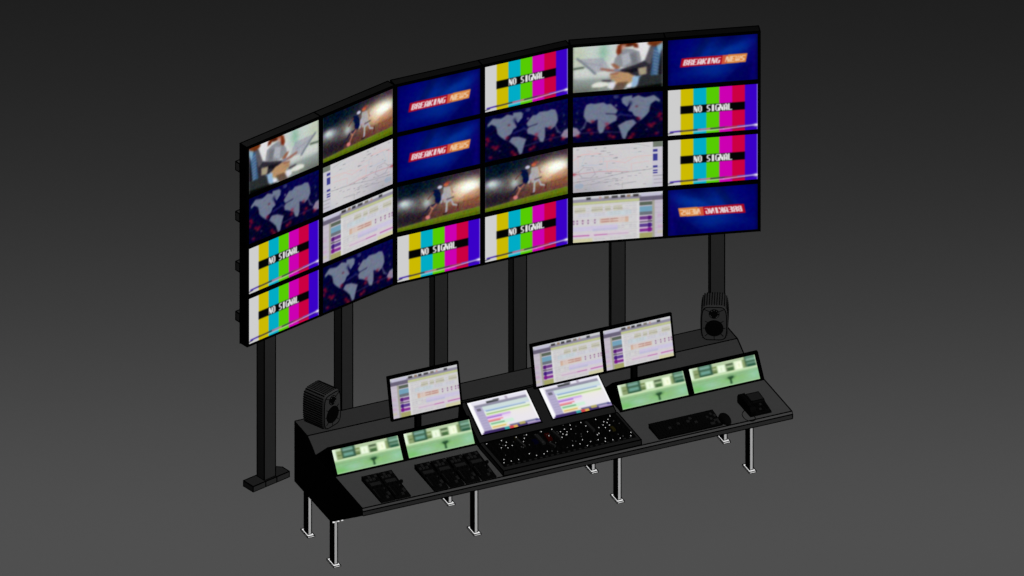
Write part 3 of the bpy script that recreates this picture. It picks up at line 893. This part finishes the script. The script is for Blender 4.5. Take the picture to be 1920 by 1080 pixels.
# ------------------------------------------------------------------ pole monitors
tracks_me = screen_mesh('tracks', 137.0, 78.5)
TL = math.radians(13)
ML = ['lone slim monitor with pale audio editor on a black pole, left of the touchscreens',
      'slim monitor with pale audio editor, left one of the adjoining pair',
      'slim monitor with pale audio editor, right one of the adjoining pair']
for x0, px_, lab in ((142.4, -11, ML[0]), (435.6, 0, ML[1]), (580.0, -5, ML[2])):
    xc = x0 + 72
    t = thing('monitor', lab, 'monitor', (xc, 196, 0), 0, 'monitors on poles behind the desk')
    T = Matrix.Translation(Vector((0, -9, 56.5))) @ Matrix.Rotation(-TL, 4, 'X')
    b = MB()
    b.box(-72, 72, 0, 5, 0, 87, 0, wires=True, T=T)
    b.box(-20, 20, 5, 10, 30, 60, 0, wires=False, T=T)
    b.build('panel', 'bezel', t)
    s = link('screen', tracks_me, t)
    s.location = (T @ Vector((.3, -.5, 43)))*S
    s.rotation_euler = (-TL, 0, 0)
    b = MB(); b.box(px_-5, px_+5, 6, 12, 1.2, 100, 0)
    b.build('pole', 'black', t)
    b = MB(); b.box(px_-13, px_+13, -2, 13, .2, 1.2, 0, wires=False); b.build('base', 'black', t)
    b = MB(); b.box(px_-4, px_+8, 3.2, 12, 93, 101, 0, wires=False); b.build('bracket', 'black', t)

# ------------------------------------------------------------------ speakers
def speaker_section(t, s=1.0):
    p = 2/5.6
    c, q = math.cos(t), math.sin(t)
    x = math.copysign(abs(c)**p, c)*25.5
    z = math.copysign(abs(q)**p, q)*38
    x *= 1 - .07*(z/38)**2 - (.03 if z > 0 else 0)*(z/38)
    return x*s, z*s + 38
def make_speaker(label, loc, rz):
    t = thing('speaker', label, 'speaker', loc, rz, 'studio monitor speakers')
    N = 56
    b = MB()
    rings = []
    for yy, s in ((-26, .93), (-24.5, .975), (-21, 1.0), (22, 1.0), (26, .93)):
        ring = []
        for i in range(N):
            x, z = speaker_section(2*math.pi*(i+.5)/N, 1)
            ring.append(((x)*s, yy, (z-38)*s+38))
        rings.append(ring)
    vs = [p for rgx in rings for p in rgx]
    fs = []
    for k in range(len(rings)-1):
        for i in range(N):
            j = (i+1) % N
            fs.append([k*N+i, k*N+j, (k+1)*N+j, (k+1)*N+i])
    fs.append(list(range(N))[::-1]); fs.append([(len(rings)-1)*N+i for i in range(N)])
    ws = [(i, (i+1) % N) for i in range(N)]
    b.poly(vs, fs, 0, ws)
    cab = b.build('cabinet', 'grille', t, r=1.0)
    # cooling ribs running front to back
    b = MB()
    for i in range(0, 14):
        zz = 5 + i*4.9
        for sx_ in (-1, 1):
            best = min((abs(speaker_section(tt)[1]-zz), speaker_section(tt)[0]) for tt in [math.pi*2*k/720 for k in range(720)] if speaker_section(tt)[0]*sx_ > 0)
            b.box(best[1]*1.0-(.7), best[1]*1.0+(.7), -22, 25, zz-1.1, zz+1.1, 0, wires=False)
    for i in range(-4, 5):
        xx = i*4.7
        zt = max(speaker_section(tt)[1] for tt in [math.pi*k/720 for k in range(720)] if abs(speaker_section(tt)[0]-xx) < .6)
        b.box(xx-1.0, xx+1.0, -22, 24, zt-1.4, zt+.7, 0, wires=False)
    b.build('cooling_fins', 'black', t)
    b = MB()
    b.cyl((0, -26.9, 28), 17.5, .9, 0, n=28, axis=(0, 1, 0))
    b.build('bass_driver', 'black', t)
    b = MB(); b.cyl((0, -27.6, 28), 13, .6, 0, n=24, axis=(0, 1, 0), r2=14); b.cyl((0, -28.6, 28), 4.5, 1, 0, n=16, axis=(0, 1, 0))
    b.build('cone', 'black', t)
    b = MB()
    b.cyl((0, -26.9, 59), 10.2, .9, 0, n=22, axis=(0, 1, 0))
    tw = b.build('tweeter', 'black', t)
    b = MB()
    for an in (20, 55, 90, 125, 200, 225, 300, 315, 335):
        r_ = 8
        x, z = r_*math.cos(math.radians(an)), 59 + r_*math.sin(math.radians(an))
        b.cyl((x, -27.5, z), .7, .5, 0, n=6, axis=(0, 1, 0))
    b.build('tweeter_ring', 'grey', tw)
    b = MB()
    for an in range(0, 360, 45):
        dx, dz = math.cos(math.radians(an)), math.sin(math.radians(an))
        if an == 90: continue
        r0 = 17.5; r1 = 23 if an % 90 == 0 else 27
        if an == 270: r1 = 26
        c0 = Vector((dx*r0, -26.6, 28+dz*r0)); c1 = Vector((dx*r1*.9, -26.4, 28+dz*r1*(.9 if dz < 0 else .8)))
        b.wire.append((c0, c1))
    for sx_ in (-1, 1): b.wire.append((Vector((sx_*9, -26.6, 64)), Vector((sx_*19, -26.4, 69))))
    b.poly([(-.4, -26.5, 2), (.4, -26.5, 2), (.4, -26.2, 2), (-.4, -26.2, 2)], [[0, 1, 2, 3]], 0)
    b.build('front_seams', 'black', t, r=.7)
    return t
make_speaker('ribbed black studio speaker turned sideways on the left end of the rear shelf', (43.4, 288, 22.8), math.radians(25.8))
make_speaker('ribbed black studio speaker facing the viewer on the right end of the rear shelf', (849.0, 287, 22.8), math.radians(-25.8))

# ------------------------------------------------------------------ camera control panels
def make_panel(label, loc, group):
    t = thing('button_console', label, 'button console', loc, 0, group)
    TT = Matrix.Rotation(math.atan2(7, 91), 4, 'X')
    b = MB(); b.prism([(0, .2), (0, 2.4), (91, 9.4), (91, .2)], .6, 30.4, 0, wires=False)
    for x in (.6, 30.4): b.wire.append((Vector((x, 0, 2.4)), Vector((x, 91, 9.4))))
    b.build('body', 'key', t, r=.5)
    rgp = np.random.RandomState(21)
    for r in range(4):
        for q in range(4):
            k = MB(); x = 2.6+q*6.7; y = 8+r*8.5
            k.box(x, x+5, y, y+6, 2.4, 4.6, 0, wires=False, T=TT)
            k.build('button', 'keygrey' if rgp.rand() > .62 else 'key', t)
    b = MB(); b.box(5, 26, 55, 64, 2.5, 3.4, 0, wires=False, T=TT); b.build('readout', 'keygrey', t)
    for q in range(3):
        b = MB(); b.cyl((6+q*9, 48, 2.5), 2.5, 4, 0, n=10, r2=2, T=TT); b.build('knob', 'key', t)
    for r in range(2):
        for q in range(4):
            b = MB(); x = 2.8+q*6.7; y = 71+r*9
            b.box(x, x+4.8, y, y+6, 2.4, 4.2, 0, wires=False, T=TT); b.build('button', 'keygrey' if rgp.rand() > .7 else 'key', t)
    b = MB(); b.cyl((23.5, 30, 2.4), 4.5, 3, 0, n=12, T=TT); b.cyl((23.5, 30, 5.4), 1.6, 11, 0, n=8, T=TT); b.cyl((23.5, 30, 16), 3.4, 4, 0, n=10, T=TT)
    b.build('joystick', 'key', t)
    b = MB(); b.box(3, 3.8, 12, 42, 4.6, 5, 0, wires=False, T=TT); b.box(2, 5, 88.5, 90.5, 2.4, 3.4, 0, wires=False, T=TT); b.build('marking', 'grey' if False else 'keygrey', t)
    return t
PL = ['left one of the two black button panels at the left end of the desk', 'right one of the two black button panels at the left end of the desk',
      'first from left in the row of four black button panels', 'second from left in the row of four black button panels',
      'third from left in the row of four black button panels', 'black button panel next to the mixing console, last in the row of four']
pos = [(38.5, 5.5), (69.8, 5.5), (147, 5), (179.8, 5), (212.6, 5), (245.4, 5)]
proto = make_panel(PL[0], (pos[0][0], pos[0][1], .4), 'button panels on the left of the desk')
for lab, (x, y) in zip(PL[1:], pos[1:]):
    copy_tree(proto, lab, (x, y, .4))

# ------------------------------------------------------------------ keyboard and mouse
kb = thing('keyboard', 'black computer keyboard on the right part of the desk', 'keyboard', (610, 7, .4))
TK = Matrix.Rotation(math.atan2(6, 48), 4, 'X')
b = MB(); b.prism([(0, .2), (0, 2.6), (48, 8.6), (48, .2)], 0, 131, 0, wires=False)
for y, z in ((0, 2.6), (48, 8.6)): b.wire.append((Vector((0, y, z)), Vector((131, y, z))))
for x in (0, 131): b.wire.append((Vector((x, 0, 2.6)), Vector((x, 48, 8.6))))
b.build('keyboard_body', 'key', kb, r=.6)
rows = [(6, [(3, 8), (12, 6), (19, 6), (26, 40), (67, 6), (74, 6), (81, 8)])]
for r in range(1, 5): rows.append((6+r*7, [(3+k*6.7, 5.6) for k in range(13)]))
rows.append((41, [(3, 5.5)]+[(14+k*6.4, 5.4) for k in range(12)]))
for y, ks in rows:
    kk = list(ks)
    kk += [(x, 5.5) for x in ((93, 99.5) if False else ())]
    for x, w_ in kk:
        b = MB(); b.box(x, x+w_, y, y+5.8, 2.6, 4.6, 0, wires=False, T=TK); b.build('key', 'key' if rg.rand() > .12 else 'keygrey', kb)
for r, n_ in ((0, 3), (1, 1), (3, 3), (4, 3)):
    for q in range(n_):
        x = 92.5 + (q if n_ == 3 else 1)*5
        b = MB(); b.box(x, x+4.2, 6+r*7, 11.8+r*7, 2.6, 4.6, 0, wires=False, T=TK); b.build('key', 'key', kb)
for r in range(5):
    for q in range(4):
        if (r, q) in ((0, 1), (1, 3)): continue
        w2 = 9.1 if (r, q) == (0, 0) else 4.2
        h2 = 12.8 if (r, q) == (0, 3) else 5.8
        x = 110+q*4.9
        b = MB(); b.box(x, x+w2, 6+r*7, 6+r*7+h2, 2.6, 4.6, 0, wires=False, T=TK); b.build('key', 'key' if (r+q) % 3 else 'keygrey', kb)

ms = thing('mouse', 'black computer mouse beside the keyboard', 'mouse', (752, 22, .4))
b = MB(); rings = []
NS, NR = 16, 8
for k in range(NR):
    ph = (math.pi/2)*k/(NR-1)
    rings.append([(math.cos(ph)**.6*11*math.cos(2*math.pi*i/NS) if k < NR-1 else 0,
                   (math.cos(ph)**.6*18.5*math.sin(2*math.pi*i/NS) if k < NR-1 else 0) + math.sin(ph)*2, .2+math.sin(ph)*11) for i in range(NS)])
vs = [p for q in rings for p in q]
b.poly(vs, [[k*NS+i, k*NS+(i+1) % NS, (k+1)*NS+(i+1) % NS, (k+1)*NS+i] for k in range(NR-1) for i in range(NS)] + [list(range(NS))[::-1]])
b.build('shell', 'key', ms, smooth=True)
b = MB(); b.cyl((-.8, -8.5, 7.6), 2, 1.8, 0, n=10, axis=(1, 0, 0)); b.build('scroll_wheel', 'black', ms)
b = MB()
for i in range(5):
    x = -5+i*2.5; b.tube([(x, -13+abs(x)*.5, 4.2), (x, -6, 7.8-.08*x*x), (x, 4, 9.6-.09*x*x)], .35, 0, n=4)
b.build('button_seam', 'line', ms)

# ------------------------------------------------------------------ telephone
ph = thing('telephone', 'black desk telephone with its handset on the left side and a looped cord', 'telephone', (800, 14, .4))
TP = Matrix.Rotation(math.atan2(6, 55), 4, 'X')
b = MB()
b.prism([(0, .2), (0, 3), (30, 8), (34, 11.5), (60, 13.5), (60, .2)], 1, 44, 0, wires=True)
b.build('phone_body', 'key', ph, r=.5)
b = MB(); b.prism([(36, 12.2), (57.5, 13.9), (57.5, 13.3), (36, 11.6)], 16, 42.5, 0, wires=False); b.build('top_cover', 'deck', ph)
for r in range(4):
    for q in range(3):
        b = MB(); z0 = 3.4 + r*1.15
        b.box(19+q*5.6, 23+q*5.6, 4+r*6.2, 8.4+r*6.2, z0, z0+2.0, 0, wires=False)
        b.build('key', 'keygrey' if (r, q) in ((1, 1), (3, 2)) else 'black', ph)
b = MB(); b.box(36.5, 41.5, 5, 28, 6.4, 8.2, 0, wires=False); b.build('side_keys', 'black', ph)
b = MB(); b.box(2, 14.5, 0, 60, 9, 10.5, 0, wires=False)
hs = MB()
hs.prism([(1, 9.5), (1, 14), (6, 17.5), (15, 17.2), (20, 19.5), (42, 20.5), (48, 18.8), (57, 18.8), (61, 15.5), (61, 11), (48, 11), (44, 16), (19, 14.5), (15, 9.5)], 2, 13.5, 0, wires=False)
for x in (2, 5, 10.5, 13.5):
    for a0, a1 in (((6, 17.5), (15, 17.2)), ((15, 17.2), (20, 19.5)), ((20, 19.5), (42, 20.5)), ((42, 20.5), (48, 18.8)), ((48, 18.8), (57, 18.8))):
        hs.wire.append((Vector((x, *a0)), Vector((x, *a1))))
hs.build('handset', 'key', ph, r=.5)
b = MB(); b.prism([(0, 3), (0, 9.4), (16, 9.4), (18, 14), (43, 15.8), (47, 10.8), (60, 11), (60, 3)], 2.2, 13.3, 0, wires=False); b.build('cradle', 'black', ph)
def deskpt(px, py, z):
    u, v = px-681, 955-py-.861*z
    y = (v-.2267*u)/.5573
    return ((u+.4067*y)/.9135-800, y-14, z)
raw = [(1398, 768, 4), (1394, 771.7, 1.2), (1391.4, 777, 1.2), (1394, 783, 1.2), (1399, 787.4, 1.2), (1408, 790.2, 1.2), (1414, 789, 1.2), (1417, 786, 1.2), (1415.5, 783, 1.2), (1412.5, 779.5, 2.5)]
pts = [Vector(deskpt(*p)) for p in raw]
fine = []
for i in range(len(pts)-1):
    p0, p1, p2, p3 = pts[max(i-1, 0)], pts[i], pts[i+1], pts[min(i+2, len(pts)-1)]
    for k in range(4):
        s_ = k/4
        fine.append(.5*((2*p1)+(p2-p0)*s_+(2*p0-5*p1+4*p2-p3)*s_**2+(3*p1-p0-3*p2+p3)*s_**3))
fine.append(pts[-1])
MB().tube(fine, .75, 0, n=6).build('cord', 'line', ph)
